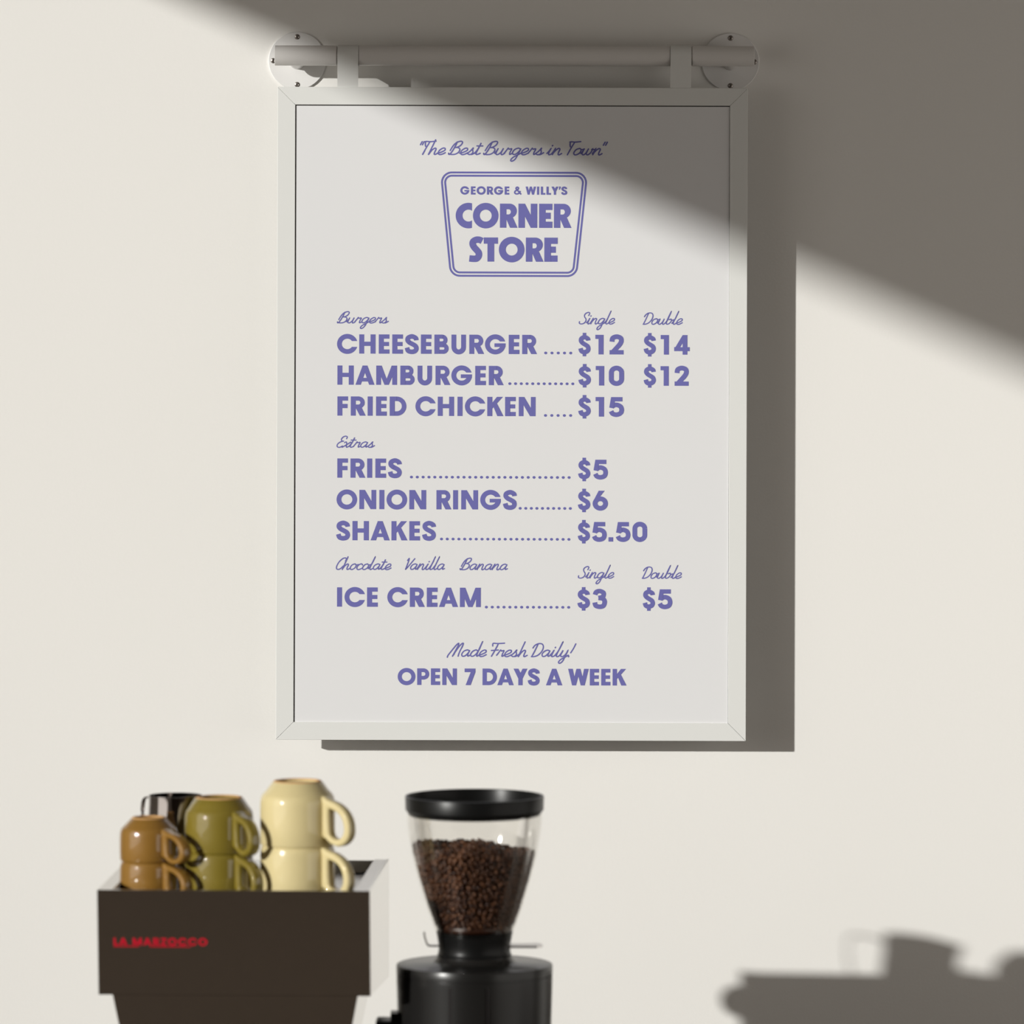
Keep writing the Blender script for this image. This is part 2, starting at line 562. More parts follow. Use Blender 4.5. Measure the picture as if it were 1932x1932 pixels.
# ---- flowing single-line script, drawn upright and sheared afterwards
SW = 0.104
EX = (.60, .10)   # where a lower-case letter hands over to the next


def sc(*paths, w=.56, n=6): return (w, [catmull(list(p), n) for p in paths])


SCR = {
    'a': sc([(.42, .44), (.28, .50), (.10, .40), (.04, .18), (.14, .02), (.30, .06), (.42, .28), (.45, .48), (.43, .20), (.48, .03), (.60, .10)], w=.57),
    'b': sc([(.00, .06), (.10, .30), (.14, .70), (.14, 1.12), (.10, .60), (.10, .16), (.20, .01), (.36, .08), (.44, .30), (.36, .46), (.24, .40)], [(.40, .38), (.46, .34), (.58, .40)], w=.56),
    'c': sc([(.38, .40), (.28, .50), (.10, .40), (.04, .18), (.14, .01), (.30, .01), (.46, .12)], w=.44),
    'd': sc([(.42, .40), (.28, .50), (.10, .40), (.04, .18), (.14, .02), (.30, .06), (.42, .30), (.46, .70), (.46, 1.12), (.44, .30), (.48, .03), (.60, .10)], w=.57),
    'e': sc([(.00, .10), (.18, .16), (.38, .32), (.34, .47), (.20, .48), (.06, .32), (.05, .12), (.16, .00), (.32, .02), (.48, .14)], w=.46),
    'g': sc([(.42, .44), (.28, .50), (.10, .40), (.04, .18), (.14, .02), (.30, .06), (.42, .28), (.45, .48), (.43, .0), (.38, -.36), (.24, -.50), (.14, -.42), (.20, -.22), (.42, -.02), (.58, .12)], w=.56),
    'h': sc([(.06, .00), (.08, .50), (.10, 1.12)], [(.07, .02), (.14, .30), (.28, .48), (.38, .42), (.38, .20), (.40, .04), (.48, .00), (.60, .10)], w=.57),
    'i': sc([(.00, .10), (.08, .30), (.12, .48), (.10, .16), (.14, .02), (.22, .01), (.34, .10)], [(.13, .68), (.14, .72)], w=.31),
    'l': sc([(.00, .08), (.10, .40), (.14, .80), (.15, 1.12), (.12, .60), (.10, .14), (.16, .01), (.24, .02), (.34, .10)], w=.31),
    'n': sc([(.00, .10), (.06, .34), (.08, .49), (.07, .25), (.06, .01)], [(.06, .10), (.16, .36), (.28, .49), (.38, .42), (.38, .18), (.41, .03), (.49, .00), (.60, .10)], w=.57),
    'o': sc([(.26, .49), (.10, .40), (.04, .18), (.12, .02), (.26, .01), (.40, .14), (.42, .34), (.32, .48), (.22, .48)], [(.36, .44), (.44, .40), (.56, .44)], w=.50),
    'r': sc([(.00, .10), (.08, .36), (.12, .50), (.20, .42), (.32, .46), (.36, .40), (.34, .18), (.38, .02), (.50, .10)], w=.46),
    's': sc([(.00, .08), (.14, .28), (.22, .50), (.24, .36), (.32, .20), (.30, .05), (.18, .00), (.08, .04)], [(.24, .01), (.34, .02), (.48, .16)], w=.44),
    't': sc([(.00, .08), (.10, .40), (.14, .90), (.12, .50), (.10, .12), (.16, .01), (.24, .02), (.36, .10)], [(-.04, .66), (.32, .66)], w=.34),
    'u': sc([(.00, .10), (.06, .34), (.08, .49), (.06, .16), (.12, .02), (.24, .02), (.36, .20), (.40, .49), (.38, .18), (.42, .03), (.50, .00), (.60, .10)], w=.57),
    'w': sc([(.00, .10), (.06, .34), (.08, .49), (.06, .16), (.12, .02), (.22, .02), (.30, .16), (.34, .49), (.32, .16), (.38, .02), (.48, .02), (.58, .18), (.60, .46), (.56, .40), (.64, .40), (.72, .42)], w=.70),
    'x': sc([(.02, .42), (.12, .49), (.20, .36), (.26, .12), (.34, .00), (.48, .12)], [(.00, .00), (.22, .22), (.46, .48)], w=.46),
    'y': sc([(.00, .10), (.06, .34), (.08, .49), (.06, .16), (.12, .02), (.24, .02), (.36, .20), (.40, .49), (.38, .0), (.34, -.36), (.22, -.50), (.12, -.42), (.18, -.22), (.40, -.02), (.54, .12)], w=.54),
    'B': sc([(-.02, .10), (.02, .01), (.10, .06), (.18, .50), (.20, .97)], [(.00, .30), (.06, .70), (.20, .94), (.42, 1.02), (.54, .92), (.50, .70), (.34, .56), (.22, .54)],
            [(.22, .55), (.42, .52), (.56, .40), (.56, .18), (.42, .03), (.20, .00), (.06, .04)], w=.66),
    'C': sc([(.56, .74), (.56, .92), (.46, 1.02), (.28, .96), (.12, .70), (.06, .34), (.12, .08), (.28, .00), (.44, .10), (.54, .30)], w=.52),
    'D': sc([(.16, .96), (.14, .50), (.10, .02)], [(-.06, .66), (.00, .86), (.18, .99), (.42, .96), (.58, .74), (.60, .40), (.46, .12), (.26, .01), (.08, .00)], w=.66),
    'E': sc([(.52, .78), (.52, .94), (.38, 1.02), (.22, .94), (.16, .76), (.24, .60), (.38, .56)], [(.34, .56), (.14, .46), (.04, .24), (.12, .04), (.30, .00), (.46, .12)], w=.48),
    'F': sc([(.14, .02), (.20, .50), (.24, .98)], [(-.06, .80), (-.10, 1.00), (.20, .99), (.62, 1.02)], [(-.02, .46), (.20, .48), (.40, .50)], w=.44),
    'M': sc([(-.06, -.06), (-.06, .10), (.06, .50), (.18, .86), (.28, 1.0), (.32, .86), (.28, .40), (.24, .02)], [(.26, .10), (.36, .60), (.48, .94), (.58, 1.0), (.60, .80), (.58, .30), (.60, .02)], w=.74),
    'S': sc([(.50, .74), (.52, .92), (.40, 1.02), (.22, .94), (.16, .78), (.24, .60), (.40, .42), (.44, .20), (.32, .03), (.14, .00), (.00, .06), (-.04, .20)], w=.56),
    'T': sc([(.16, .00), (.20, .50), (.26, .96)], [(-.04, .98), (.06, 1.00), (.30, .98), (.62, 1.02)], [(.00, .98), (.04, .80), (.12, .62)], w=.46),
    'V': sc([(.00, .80), (.06, .98), (.10, .80), (.12, .30), (.14, .02), (.30, .40), (.50, .96)], w=.42),
    '!': sc([(.10, .30), (.16, .62), (.18, .98)], [(.06, .0), (.07, .05)], w=.26),
    '<': sc([(.02, .74), (.04, .98)], [(.14, .74), (.16, .98)], w=.26),
    '>': sc([(-.12, .74), (-.10, .98)], [(.02, .74), (.04, .98)], w=.10),
    ' ': (.26, []),
}


def set_script(text, x0, x1, cap, shear=0.36, w=SW):
    out = []
    x, items = 0.0, []
    for ch in text:
        wd, paths = SCR[ch]
        items.append((x, paths))
        x += wd
    # natural extents after the shear
    xmin = min(px + xx + shear * yy for xx, ps in items for p in ps for px, yy in p) - w / 2
    xmax = max(px + xx + shear * yy for xx, ps in items for p in ps for px, yy in p) + w / 2
    k = (x1 - x0) / ((xmax - xmin) * cap)
    for xx, ps in items:
        for p in ps:
            q = [(((px + xx + shear * yy) - xmin) * k, yy) for px, yy in p]
            emit([('stroke', q, w)], out, x0, cap, cap, 1e-9)
            for e in (q[0], q[-1]):   # round ends
                emit([('poly', arcp(e[0], e[1], w / 2, w / 2, 0, 360 - 30, 11))], out, x0, cap, cap)
    return out


# ------------------------------------------------------------------ the hanging sign
SIGN_Z = 87.0           # front face of the frame, in wall pixels off the wall
SC = (965.5, 781.0)     # photograph centre of the frame
TILT = math.radians(0.17)
KS = 1 - SIGN_Z / FPX


def sl(px, py):
    """photograph point on the sign -> sign's own metres (x right, z up), the small tilt taken out"""
    dx, dy = px - SC[0], py - SC[1]
    c, s = math.cos(TILT), math.sin(TILT)
    return ((dx * c + dy * s) * KS * MM, -(-dx * s + dy * c) * KS * MM)


sign = empty('menu_sign', W(SC[0], SC[1], SIGN_Z), (0, TILT, 0))
tag(sign, 'white framed burger menu board with violet lettering hanging from the wall rail', 'sign')
UP = KS * MM
HW, HH = 443.5, 616.0      # half width and height in pixels
RW = 33.5                  # rail width
FT = 12 * MM               # frame thickness


def prismxz(bm, pts, y0, y1):
    """pts: (x,z) polygon, extruded from y0 (front) to y1 (back)"""
    a = [bm.verts.new((x, y0, z)) for x, z in pts]
    b = [bm.verts.new((x, y1, z)) for x, z in pts]
    n = len(pts)
    bm.faces.new(a)
    bm.faces.new(list(reversed(b)))
    for i in range(n):
        bm.faces.new((a[i], b[i], b[(i + 1) % n], a[(i + 1) % n]))


g = 0.25
for pts in ([(-HW + g, HH), (HW - g, HH), (HW - RW - g, HH - RW), (-HW + RW + g, HH - RW)],
            [(-HW + g, -HH), (HW - g, -HH), (HW - RW - g, -HH + RW), (-HW + RW + g, -HH + RW)],
            [(-HW, HH - g), (-HW + RW, HH - RW - g), (-HW + RW, -HH + RW + g), (-HW, -HH + g)],
            [(HW, HH - g), (HW - RW, HH - RW - g), (HW - RW, -HH + RW + g), (HW, -HH + g)]):
    bm = bmesh.new()
    prismxz(bm, [(x * UP, z * UP) for x, z in pts], 0, FT)
    bevel(bm, 0.5 * MM, 1)
    link('frame_rail', bm, M['frame'], sign)
iw, ih = HW - RW, HH - RW
bm = bmesh.new()
box(bm, -(iw + 3) * UP, (iw + 3) * UP, 5.2 * MM, 7.5 * MM, -(ih + 3) * UP, (ih + 3) * UP)
link('backing_board', bm, M['gap'], sign)
bm = bmesh.new()
box(bm, -(iw - 1.6) * UP, (iw - 0.5) * UP, 2.6 * MM, 4.6 * MM, -(ih) * UP, (ih - 2.0) * UP)
poster = link('poster', bm, M['poster'], sign)
tag(poster, 'white poster printed with violet menu lettering')
INK_Y = 2.6 * MM - 0.00012


def ink(name, faces2d, x0, yb, scale=1.0):
    """faces in pixels (x absolute, y up from baseline yb)"""
    ax, az = sl(x0, yb)
    bm = bmesh.new()
    for f in faces2d:
        bm.faces.new([bm.verts.new((ax + (p[0] - x0) * UP, INK_Y - (p[2] if len(p) > 2 else 0) * 0.00001, az + p[1] * UP)) for p in f])
    for f in bm.faces:
        if f.normal.y > 0: f.normal_flip()
    return link(name, bm, M['ink'], poster, recalc=False)


def dots(x0, x1, n, r=2.75):
    out = []
    for i in range(n):
        cx = x0 + (x1 - x0) * i / (n - 1)
        out.append(arcp(cx, 0, r * 1.08, r * 0.95, 0, 345, 15))
    return out


ink('script_line', set_script('<The Best Burgers in Town>', 791.5, 1147.5, 24.6), 791.5, 291.3)
ink('script_line', set_script('Burgers', 635.2, 733.8, 20.9), 635.2, 609.3)
ink('script_line', set_script('Single', 1091.7, 1160.5, 21.5, w=.10), 1091.7, 611.2)
ink('script_line', set_script('Double', 1212.2, 1288.4, 21.5, w=.10), 1212.2, 611.8)
ink('script_line', set_script('Extras', 634.5, 707.6, 20.7), 634.5, 844)
ink('script_line', set_script('Chocolate', 633.3, 738.8, 21.4), 633.3, 1074.5)
ink('script_line', set_script('Vanilla', 763.8, 839.8, 21.4), 763.8, 1074.7)
ink('script_line', set_script('Banana', 866.7, 958.3, 21.4), 866.7, 1075)
ink('script_line', set_script('Single', 1090, 1159, 21.5, w=.10), 1090, 1090.8)
ink('script_line', set_script('Double', 1210.6, 1286.7, 21.5, w=.10), 1210.6, 1091.3)
ink('script_line', set_script('Made Fresh Daily!', 842.4, 1087.7, 24.8, w=.10), 842.4, 1238.6)

for txt, xa, xb, yb, cp in (('CHEESEBURGER', 635.7, 1013.0, 667.1, 36.4), ('HAMBURGER', 636.4, 950.0, 725.9, 36.4),
                            ('FRIED CHICKEN', 636.4, 1010.5, 784.3, 36.4), ('FRIES', 636.2, 757.9, 901.4, 36.4),
                            ('ONION RINGS', 634.8, 975.0, 960.6, 36.4), ('SHAKES', 634.0, 822.4, 1019.4, 36.4),
                            ('ICE CREAM', 635.7, 907.1, 1144.8, 36.6), ('OPEN 7 DAYS A WEEK', 750.2, 1182.0, 1292.4, 31.4)):
    ink('capital_line', set_bold(txt, xa, xb, cp), xa, yb)
for txt, xa, xb, yb in (('$12', 1091.5, 1177.0, 668.6), ('$14', 1214.7, 1301.2, 669.0), ('$10', 1091.5, 1177.4, 727.4),
                        ('$12', 1214.7, 1299.8, 727.8), ('$15', 1091.2, 1177.4, 786.0), ('$5', 1091.0, 1147.0, 904.3),
                        ('$6', 1090.5, 1147.0, 962.8), ('$5.50', 1090.3, 1221.1, 1021.8), ('$3', 1089.6, 1145.0, 1148.5),
                        ('$5', 1213.0, 1268.7, 1148.9)):
    ink('price', set_bold(txt, xa, xb, 37.0), xa, yb)
for xa, xb, n, y in ((1029.6, 1076.8, 5, 666.0), (961.9, 1080.7, 12, 723.9), (1029.2, 1076.6, 5, 783.9), (776.2, 1073.7, 28, 900.2),
                     (981.4, 1076.0, 10, 959.2), (832.9, 1073.3, 23, 1017.1), (917.6, 1072.9, 15, 1145.6)):
    ink('dotted_leader', dots(xa, xb, n), xa, y)


def rounded(pts, r, n=8):
    out = []
    N = len(pts)
    for i in range(N):
        p, a, b = Vector(pts[i]), Vector(pts[i - 1]), Vector(pts[(i + 1) % N])
        u, v = (a - p).normalized(), (b - p).normalized()
        ang = u.angle(v)
        d = r / math.tan(ang / 2)
        c = p + (u + v).normalized() * (r / math.sin(ang / 2))
        s, e = p + u * d - c, p + v * d - c
        for k in range(n + 1):
            t = k / n
            q = s.lerp(e, t).normalized() * r + c
            out.append((q.x, q.y))
    return out


def loop(pts, w):
    N = len(pts)
    L, R = [], []
    for i in range(N):
        a, b = Vector(pts[i - 1]), Vector(pts[(i + 1) % N])
        t = (b - a).normalized()
        nrm = Vector((-t.y, t.x)) * w / 2
        L.append((pts[i][0] + nrm.x, pts[i][1] + nrm.y))
        R.append((pts[i][0] - nrm.x, pts[i][1] - nrm.y))
    return [[L[i], L[(i + 1) % N], R[(i + 1) % N], R[i]] for i in range(N)]


YB = 520.2
out = [(831.4, YB - 325.3), (1107.2, YB - 325.3), (1087.0, 0), (850.6, 0)]
inn = [(838.0, YB - 331.4), (1100.6, YB - 331.4), (1081.2, 6.3), (856.4, 6.3)]
ink('badge_outline', loop(rounded(out, 18.5), 3.7), 831.4, YB)
ink('badge_outline', loop(rounded(inn, 12.5), 3.7), 831.4, YB)
ink('capital_line', set_bold("GEORGE & WILLY'S", 868.3, 1070.2, 15.4), 868.3, 367.0)
ink('capital_line', set_bold('CORNER', 859.6, 1077.4, 45.6, FAT), 859.6, 429.5)
ink('capital_line', set_bold('STORE', 885.4, 1052.0, 45.6, FAT), 885.4, 493.5)

# straps that loop over the rail tube and hook into the top of the frame
TUBE_Z, TUBE_R = 68.0, 19.0
tube_c = W(970, 105.6, TUBE_Z)


def strap_at(px):
    x, _ = sl(px, 110)
    _, ztop = sl(px, 164.5)
    cz = (sl(px, 105.4)[1])
    r = (TUBE_R + 0.9) * MM
    cy = (SIGN_Z - TUBE_Z) * MM
    path = [(0, cy - r + 3.2 * MM, ztop - 6 * MM), (0, cy - r + 3.0 * MM, ztop), (0, cy - r + .6 * MM, ztop + 14 * MM)]
    for i in range(0, 19):
        t = math.radians(180 - 10 * i)
        path.append((0, cy + r * math.cos(t), cz + r * math.sin(t)))
    for a_ in (20, 40, 60, 78):
        path.append((0, cy + r * math.cos(math.radians(a_)), cz - r * math.sin(math.radians(a_))))
    path.append((0, cy - r * .3, cz - r - 2 * MM))
    path.append((0, cy - r + 2.2 * MM, cz - r - 6 * MM))
    path.append((0, cy - r + 1.8 * MM, cz - r - 14 * MM))
    hw, t = 19.5 * MM, 0.7 * MM
    bm = bmesh.new()
    n = len(path)
    rings = []
    for i, p in enumerate(path):
        a, b = Vector(path[max(i - 1, 0)]), Vector(path[min(i + 1, n - 1)])
        d = (b - a).normalized()
        nn = Vector((0, -d.z, d.y))
        rings.append([bm.verts.new(Vector(p) + Vector((s * hw, 0, 0)) + nn * q) for s, q in ((-1, -t), (1, -t), (1, t), (-1, t))])
    for i in range(n - 1):
        for j in range(4):
            bm.faces.new((rings[i][j], rings[i][(j + 1) % 4], rings[i + 1][(j + 1) % 4], rings[i + 1][j]))
    bm.faces.new(rings[0])
    bm.faces.new(rings[-1])
    o = link('strap', bm, M['frame'], sign, smooth=40)
    o.location = (x, 0, 0)
    return o


strap_at(656.3)
strap_at(1284.5)

# ------------------------------------------------------------------ the wall rail
RAILC = W(970.5, 115.6, 0)
rail = empty('wall_rail', RAILC, (0, math.radians(0.09), 0))
tag(rail, 'white round wall rail on two screwed discs that carries the menu sign', 'rail')


def rl(px, py, z):
    return W(px, py, z) - RAILC


def tube_obj(name, xa, xb, r, cap=0.8):
    L = xb - xa
    bm = bmesh.new()
    c = cap * MM
    prof = [(0, 0), (r - c, 0), (r, c), (r, L - c), (r - c, L), (0, L)]
    lathe(bm, prof, 64, Matrix.Translation((xa, tube_rel.y, tube_rel.z)) @ Matrix.Rotation(math.radians(90), 4, 'Y'))
    return link(name, bm, M['tube'], rail, smooth=40)


tube_rel = rl(970.5, 105.4, TUBE_Z)
xs = [rl(p, 105, TUBE_Z).x for p in (518.3, 636.2, 676.6, 1264.4, 1304.8, 1423.0)]
tube_obj('tube', xs[0], xs[1] - 0.0006, TUBE_R * MM)
tube_obj('tube', xs[2], xs[3], TUBE_R * MM)
tube_obj('tube', xs[4] + 0.0006, xs[5], TUBE_R * MM)
tube_obj('tube_core', xs[1] - 0.002, xs[4] + 0.002, TUBE_R * MM - 0.0012)
for px, pyc, drop in ((561.0, 115.3, 0), (1378.0, 116.3, 0)):
    c = rl(px, pyc, 0)
    R = 54.5 * MM
    bm = bmesh.new()
    lathe(bm, [(0, 0.0002), (R, 0.0002), (R, 4.0 * MM), (R - 1.2 * MM, 5.2 * MM), (0, 5.2 * MM)], 96,
          Matrix.Rotation(math.radians(90), 4, 'X'))
    pl = link('mounting_plate', bm, M['plate'], rail, smooth=30)
    pl.location = (c.x, 0, c.z)
    for k in range(4):
        a = math.radians(90 * k)
        bm = bmesh.new()
        mt = Matrix.Translation((45 * MM * math.cos(a), 0, 45 * MM * math.sin(a))) @ Matrix.Rotation(math.radians(90), 4, 'X')
        lathe(bm, [(0, 5.0 * MM), (5.2 * MM, 5.1 * MM), (4.6 * MM, 6.2 * MM), (2.4 * MM, 6.9 * MM), (1.2 * MM, 6.2 * MM), (0, 5.8 * MM)], 20, mt)
        for q in (20, 110):
            m2 = mt @ Matrix.Rotation(math.radians(q), 4, 'Z')
            b0 = len(bm.verts)
            bm.verts.ensure_lookup_table()
            box(bm, -3.2 * MM, 3.2 * MM, -0.5 * MM, 0.5 * MM, 6.3 * MM, 7.1 * MM)
            bm.verts.ensure_lookup_table()
            bmesh.ops.transform(bm, matrix=m2, verts=bm.verts[b0:])
        link('screw', bm, M['screw'], pl, smooth=40)
    # stub arm out to the tube
    bm = bmesh.new()
    p0 = Vector((c.x, -4 * MM, c.z))
    p1 = Vector((c.x, tube_rel.y + 4 * MM, tube_rel.z - 0.5 * MM))
    pts = [p0, p0.lerp(p1, .35) + Vector((0, 0, -0.6 * MM)), p0.lerp(p1, .7), p1]
    sweep(bm, pts, circ(16 * MM, 32), up=Vector((1, 0, 0)))
    link('arm', bm, M['tube'], rail, smooth=40)

# ------------------------------------------------------------------ coffee machine
YAW = math.radians(-2.7)
MO = W(440, 1680, 1488)
TOPZ = MO.z
mach = empty('espresso_machine', (MO.x, MO.y, COUNTER), (0, 0, YAW))
tag(mach, 'boxy polished steel espresso machine with mugs stacked on its top', 'coffee machine')
mw, md = 226 * MM, 484 * MM        # half width, depth
zt = TOPZ - COUNTER                # top above worktop
zbf = CAM_H - (1878 - VY) * (1 - 1465 / FPX) * MM - COUNTER      # bottom of the panel, camera side
zbb = CAM_H - (1841 - VY) * (1 - 1004 / FPX) * MM - COUNTER      # bottom of the side, wall side
rec = 22 * MM
t = 2.0 * MM
bm = bmesh.new()
hexa(bm, [(-mw, rec, zbf), (mw, rec, zbf), (mw, rec + 2 * t, zbf), (-mw, rec + 2 * t, zbf),
          (-mw, 0, zt), (mw, 0, zt), (mw, 2 * t, zt), (-mw, 2 * t, zt)])
bevel(bm, 0.7 * MM)
rp = link('rear_panel', bm, M['steel'], mach)
for s in (-1, 1):
    bm = bmesh.new()
    a, b = (s * mw, s * (mw - 2 * t))
    pts = [(rec + 2 * t + .0003, zbf + .0004), (md, zbb), (md, zt), (2 * t + .0003, zt)]
    A = [bm.verts.new((a, y, z)) for y, z in pts]
    B = [bm.verts.new((b, y, z)) for y, z in pts]
    bm.faces.new(A)
    bm.faces.new(B)
    for i in range(4):
        bm.faces.new((A[i], A[(i + 1) % 4], B[(i + 1) % 4], B[i]))
    bevel(bm, 0.6 * MM)
    link('side_panel', bm, M['steel'], mach)
    # flat top flange
    boxo('top_flange', M['brushed'], mach, min(s * (mw - 2 * t), s * (mw - 25 * MM)), max(s * (mw - 2 * t), s * (mw - 25 * MM)),
         2 * t + .0004, md - 2 * t, zt - 2.6 * MM, zt - 0.4 * MM, 0.4 * MM)
boxo('top_flange', M['steel'], mach, -mw + 2 * t + .0005, mw - 2 * t - .0005, 2 * t + .0002, 11 * MM, zt - 2.6 * MM, zt - .2 * MM, 0.5 * MM)
TRAY = CAM_H - 1231 * MM - COUNTER
tr = boxo('cup_tray', M['brushed'], mach, -(mw - 25 * MM), mw - 25 * MM, 11 * MM, md - 14 * MM, TRAY - 3 * MM, TRAY, 0.3 * MM)
for s in (-1, 1):
    x0, x1 = sorted((s * (mw - 25 * MM), s * (mw - 27 * MM)))
    boxo('tray_wall', M['brushed'], mach, x0, x1, 11 * MM, md - 14 * MM, TRAY, zt - 2.6 * MM)
boxo('front_panel', M['pale'], mach, -(mw - 2 * t) + .0003, (mw - 2 * t) - .0003, md - 2 * t, md, zbb + .001, zt - 0.002, 0.4 * MM)
# flat dark discs near the wall-side right corner of the tray
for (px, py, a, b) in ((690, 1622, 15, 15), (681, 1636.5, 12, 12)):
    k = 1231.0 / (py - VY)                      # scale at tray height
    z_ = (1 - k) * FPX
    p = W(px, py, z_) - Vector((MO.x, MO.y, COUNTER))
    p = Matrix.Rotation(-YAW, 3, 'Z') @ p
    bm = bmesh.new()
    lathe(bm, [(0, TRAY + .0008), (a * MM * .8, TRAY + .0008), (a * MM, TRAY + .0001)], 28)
    o = link('tray_disc', bm, M['near_black'], mach, smooth=30)
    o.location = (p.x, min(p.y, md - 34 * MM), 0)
# flat dark wedge laid on the tray corner
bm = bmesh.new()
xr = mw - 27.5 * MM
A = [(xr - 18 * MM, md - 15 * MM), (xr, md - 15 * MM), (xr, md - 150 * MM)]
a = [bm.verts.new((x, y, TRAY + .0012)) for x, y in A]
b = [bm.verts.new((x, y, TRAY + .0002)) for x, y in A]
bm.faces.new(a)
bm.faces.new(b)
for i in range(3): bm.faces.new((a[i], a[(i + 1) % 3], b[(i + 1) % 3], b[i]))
link('corner_wedge', bm, M['near_black'], mach)

# lower body
ld = 300 * MM
bm = bmesh.new()
hw1, hw2 = 204 * MM, 150 * MM
y1f, y2f = rec + 10 * MM, rec + 42 * MM
hexa(bm, [(-hw2, y2f, 0.012), (hw2, y2f, 0.012), (hw2, y2f + 2 * t, 0.012), (-hw2, y2f + 2 * t, 0.012),
          (-hw1, y1f, zbf - .0005), (hw1, y1f, zbf - .0005), (hw1, y1f + 2 * t, zbf - .0005), (-hw1, y1f + 2 * t, zbf - .0005)])
bevel(bm, 0.6 * MM)
link('lower_panel', bm, M['steel'], mach)
for s in (-1, 1):
    bm = bmesh.new()
    pts = [(s * hw2, y2f + 2 * t, .012), (s * hw2, y2f + ld * .85, .012), (s * (hw2 - 2 * t), y2f + ld * .85, .012), (s * (hw2 - 2 * t), y2f + 2 * t, .012),
           (s * hw1, y1f + 2 * t, zbf - .0005), (s * hw1, y1f + ld, zbf - .016), (s * (hw1 - 2 * t), y1f + ld, zbf - .016), (s * (hw1 - 2 * t), y1f + 2 * t, zbf - .0005)]
    hexa(bm, pts)
    link('leg_panel', bm, M['steel'], mach)
    for yy in (y2f + 18 * MM, y2f + ld * .8):
        bm = bmesh.new()
        lathe(bm, [(0, 0), (14 * MM, 0), (14 * MM, 10 * MM), (9 * MM, 15 * MM), (0, 15 * MM)], 24, Matrix.Translation((s * (hw2 - 20 * MM), yy, 0)))
        link('foot', bm, M['rubber'], mach, smooth=40)
boxo('drip_tray', M['brushed'], mach, -hw2 * 1.15, hw2 * 1.15, y2f + ld * .9, md + 30 * MM, 0.012, 0.05, 0.002)
# working side that faces the wall: group head, portafilter, wand and valve knobs
bm = bmesh.new()
lathe(bm, [(0, 0), (38 * MM, 0), (38 * MM, 30 * MM), (30 * MM, 44 * MM), (0, 44 * MM)], 40, Matrix.Translation((0, md - 20 * MM, zbb - 46 * MM)))
gh = link('group_head', bm, M['chrome'], mach, smooth=35)
for s, zz in ((-1, 69), ):
    bm = bmesh.new()
    lathe(bm, [(0, 0), (9 * MM, 0), (9 * MM, 14 * MM), (26 * MM, 16 * MM), (29 * MM, 22 * MM), (29 * MM, 42 * MM), (25 * MM, 47 * MM), (0, 48 * MM)], 40,
          Matrix.Rotation(math.radians(-90), 4, 'X'))
    k = link('steam_knob', bm, M['black'], mach, smooth=35)
    # -627 px sideways and 69 px down as its shadow tells
    p = Vector((-627 * MM, -1000 * MM, 0)) - Vector((MO.x, MO.y, 0))
    p = Matrix.Rotation(-YAW, 3, 'Z') @ p
    k.location = (p.x, md + 0.0002, zt - 69 * MM)
bm = bmesh.new()
px_ = k.location.x + 20 * MM
wand = catmull([(px_, md + 4 * MM, zt - 150 * MM), (px_, md + 34 * MM, zt - 168 * MM), (px_, md + 46 * MM, zt - 215 * MM), (px_, md + 40 * MM, zt - 330 * MM)], 6)
sweep(bm, wand, circ(5.5 * MM, 14), up=Vector((1, 0, 0)))
link('steam_wand', bm, M['chrome'], mach, smooth=40)

# red lettering on the panel
LG = dict(BOLD)
LG['Z'] = (.66, .04, .04, [bar(0, .66, 1 - H_, 1), bar(0, .66, 0, H_), quad((0, .2), (.28, .2), (.66, .8), (.38, .8))])
lx0 = (212.0 - 440) * (1 - 1483 / FPX)
lx1 = (390.0 - 440) * (1 - 1483 / FPX)
faces = set_bold('LA MARZOCCO', lx0, lx1, 12.5, LG)
ly = CAM_H - (1785.0 - VY) * (1 - 1480 / FPX) * MM - COUNTER
frac = (zt - ly) / (zt - zbf)
bm = bmesh.new()
for f in faces:
    vs = []
    for x, y, lay in f:
        zz = ly + y * MM
        fr_ = (zt - zz) / (zt - zbf)
        vs.append(bm.verts.new((x * MM, rec * fr_ - 0.0005 - lay * 0.00001, zz)))
    bm.faces.new(vs)
zz = ly - 1.8 * MM
for xa, xb in ((lx0, lx0 + 42), (lx0 + 60, lx1 - 28)):
    bm.faces.new([bm.verts.new((x * MM, rec * (zt - q) / (zt - zbf) - 0.0005, q)) for x, q in
                  ((xa, zz - 0.9 * MM), (xb, zz - 0.9 * MM), (xb, zz + 0.9 * MM), (xa, zz + 0.9 * MM))])
for f in bm.faces:
    if f.normal.y > 0: f.normal_flip()
nm = link('nameplate', bm, M['red'], rp, recalc=False)
tag(nm, 'red lettering low on the left of the dark panel')

# ------------------------------------------------------------------ mugs
TRAYZ = CAM_H - 1231 * MM


